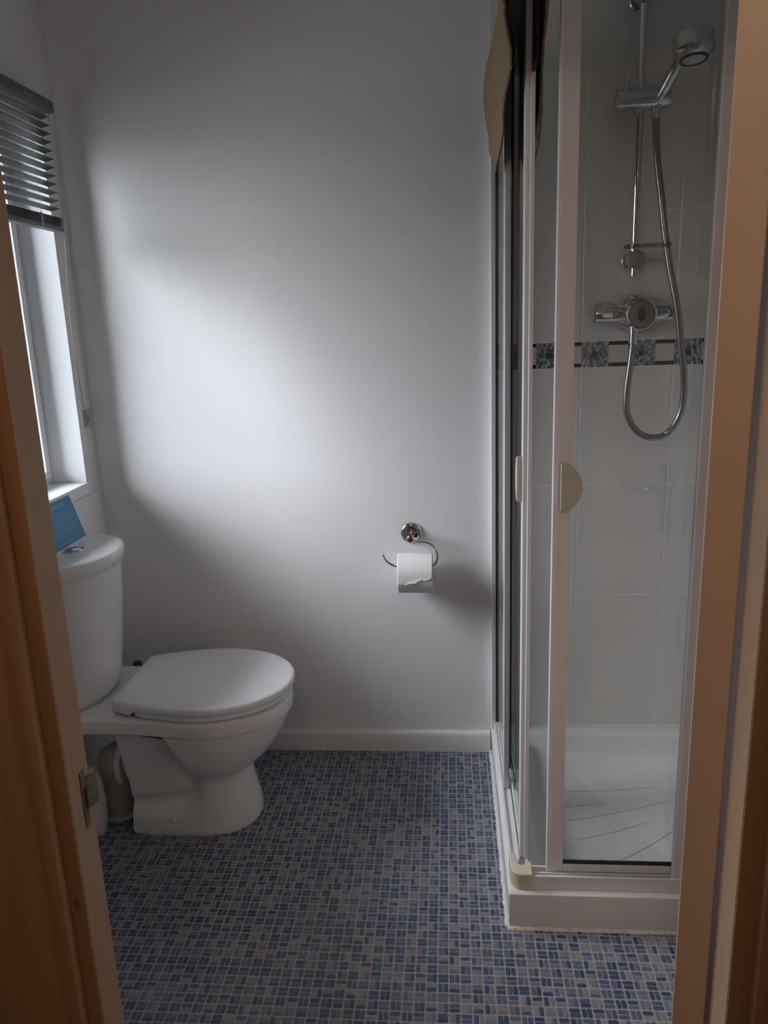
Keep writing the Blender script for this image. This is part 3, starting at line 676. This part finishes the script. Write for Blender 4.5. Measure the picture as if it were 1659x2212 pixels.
# hose
ho = thing('shower_hose', 'ribbed steel shower hose looping from the mixer up to the bracket', 'hose', (.58, 2.26, 1.06))
HPTS = [(.5165, 2.262, 1.333), (.5100, 2.262, 1.262), (.5035, 2.262, 1.190), (.507, 2.262, 1.135), (.526, 2.262, 1.095), (.553, 2.262, 1.070), (.585, 2.262, 1.062), (.617, 2.262, 1.070), (.641, 2.260, 1.098), (.656, 2.256, 1.140), (.658, 2.250, 1.195), (.652, 2.243, 1.255), (.640, 2.238, 1.320), (.628, 2.236, 1.40), (.614, 2.240, 1.47), (.600, 2.246, 1.535), (.586, 2.254, 1.62), (.576, 2.262, 1.70), (.5655, 2.272, 1.78), (.558, 2.280, 1.86), (.5565, 2.283, 1.925)]
hpts = catmull(HPTS, 34); L = 0; rad = []
for i, p in enumerate(hpts):
    rad.append(0.0090 + (.0008 if i % 2 else 0))
MB().tube(hpts, rad, 12).build('hose', 'steelhose', ho, angle=80)
MB().cyl((.5568, 2.2815, 1.905), (.5565, 2.283, 1.9335), .0102, n=20).build('upper_nut', 'satin', ho)
# mixer
mx = thing('shower_mixer', 'chrome bar shower mixer on the tiles below the riser rail', 'shower mixer', (.53, YB, 1.41))
MY, MZ = 2.282, 1.4105
bar = MB().lathe((.4065, MY, MZ), (1, 0, 0), [(0, 0), (0, .017), (.002, .0215), (.006, .0232), (.075, .0232), (.076, .0215), (.160, .0215), (.161, .0225), (.205, .0225), (.2135, .0220), (.2165, .019), (.217, 0)], 36).build('bar', 'chrome', mx)
for xx in (.443, .594):
    MB().lathe((xx, YB - .005, MZ + .004), (0, -1, 0), [(0, .031), (.004, .031), (.009, .027), (.018, .018), (.05, .016)], 32).build('wall_flange', 'chrome', mx)
MB().lathe((.523, YB - .012, MZ - .001), (0, -1, 0), [(0, .05), (.010, .054), (.050, .0535), (.062, .050), (.070, .042)], 40).build('valve_body', 'satin', mx)
kn = MB().lathe((.531, 2.268, MZ - .003), (0, -1, 0), [(0, .034), (.004, .0415), (.026, .0420), (.0285, .0400), (.029, .0365), (.027, .0355)], 44).build('knob', 'chrome', mx)
MB().lathe((.531, 2.2415, MZ - .003), (0, -1, 0), [(0, .0355), (.001, .0345), (.0025, .030), (.003, 0)], 40).build('knob_face', 'knobgrey', kn)
MB().add(*(lambda P: (P[0] + P[1], [tuple(range(20))[::-1], tuple(range(20, 40))] + [(k, (k + 1) % 20, 20 + (k + 1) % 20, 20 + k) for k in range(20)]))(
    ([(.531 + .011 * math.cos(2 * PI * k / 20), 2.2395, MZ - .003 + .020 * math.sin(2 * PI * k / 20)) for k in range(20)], [(.531 + .009 * math.cos(2 * PI * k / 20), 2.2345, MZ - .003 + .018 * math.sin(2 * PI * k / 20)) for k in range(20)]))).build('grip_insert', 'black', kn)
MB().lathe((.5168, 2.264, MZ - .030), (0, 0, -1), [(0, .012), (.002, .0135), (.012, .0135), (.014, .0120), (.050, .0125), (.054, .0118), (.054, 0)], 28).build('outlet', 'chrome', mx)

# ------------------------------------------------------------------ towel and navy cloth over the side of the enclosure
def interp(T, s):
    for p, q in zip(T, T[1:]):
        if s <= q[0]: return lerp(p[1], q[1], (s - p[0]) / (q[0] - p[0]))
    return T[-1][1]
tw = thing('bath_towel', 'brown terry towel slung over the left side of the shower enclosure', 'towel', (.14, 1.92, ZT))
def drape(name, m, y0, y1, drop_out, drop_in, xo, xi, parent, top=ZT + .006, amp=.010, nr=90, ncol=70, fold=3.0):
    g = []
    for i in range(nr + 1):
        t = -1 + 2 * i / nr; row = []
        for j in range(ncol + 1):
            s = j / ncol; y = lerp(y0(abs(t) if t < 0 else 0), y1(abs(t) if t < 0 else 0), s) if callable(y0) else lerp(y0, y1, s)
            if t < 0:
                a = -t; d = interp(drop_out, s) * a
                bul = xo(s, a); x = .136 - bul + amp * .5 * math.sin(s * fold * 2 * PI + a * 2) * a; z = top - d
                if a < .08: x = lerp(.1535, x, smooth01(a / .08)); z = top - d + .004 * (1 - a / .08)
            else:
                a = t; d = interp(drop_in, s) * a; x = .1745 + xi(s, a) + amp * .5 * math.sin(s * fold * 2 * PI + 1 + a * 2) * a; z = top - d
                if a < .08: x = lerp(.1535, x, smooth01(a / .08)); z = top - d + .004 * (1 - a / .08)
            x += random.uniform(-.0011, .0011)
            row.append((x, y, z + random.uniform(-.0012, .0012)))
        g.append(row)
    o = MB().grid(g).build(name, m, parent, angle=180)
    so_ = o.modifiers.new('solid', 'SOLIDIFY'); so_.thickness = .006; so_.offset = 0
    ss = o.modifiers.new('sub', 'SUBSURF'); ss.levels = 1; ss.render_levels = 1
    return o
drape('towel_cloth', 'towel', 1.60, 2.26, [(0, .21), (.25, .275), (.50, .340), (.62, .315), (.8, .26), (1, .20)], [(0, .12), (.3, .30), (.5, .38), (.65, .32), (1, .18)],
      lambda s, a: .010 + .016 * math.sin(min(1, a * 1.15) * PI * .9) + .006 * s, lambda s, a: .005 + .023 * smooth01(a * 1.5) * (.4 + s), tw, amp=.006)
nv = thing('navy_cloth', 'black and navy cloth hung inside the enclosure behind the brown towel', 'cloth', (.17, 1.68, ZT))

g = []
for i in range(25):                                    # inner fall of the cloth, from the rail down
    t = i / 24; row = []
    for j in range(25):
        q = j / 24; y = lerp(1.605, 1.80, q); d = t * lerp(.190, .255, q) * (1 + .06 * math.sin(q * 17))
        x = .1765 + .003 * math.sin(q * 19 + t * 2) * t - .004 * smooth01(t * 2)
        z = ZT - .002 - d
        row.append((x, y, z))
    g.append(row)
top_row = [(.1545, p[1], ZT + .003) for p in g[0]]
out_row = [(.1545 - .002, p[1], ZT + .002) for p in g[0]]
g = [out_row, top_row] + g
o = MB().grid(g).build('cloth_fold', 'navy', nv, angle=180); k = o.modifiers.new('solid', 'SOLIDIFY'); k.thickness = .004
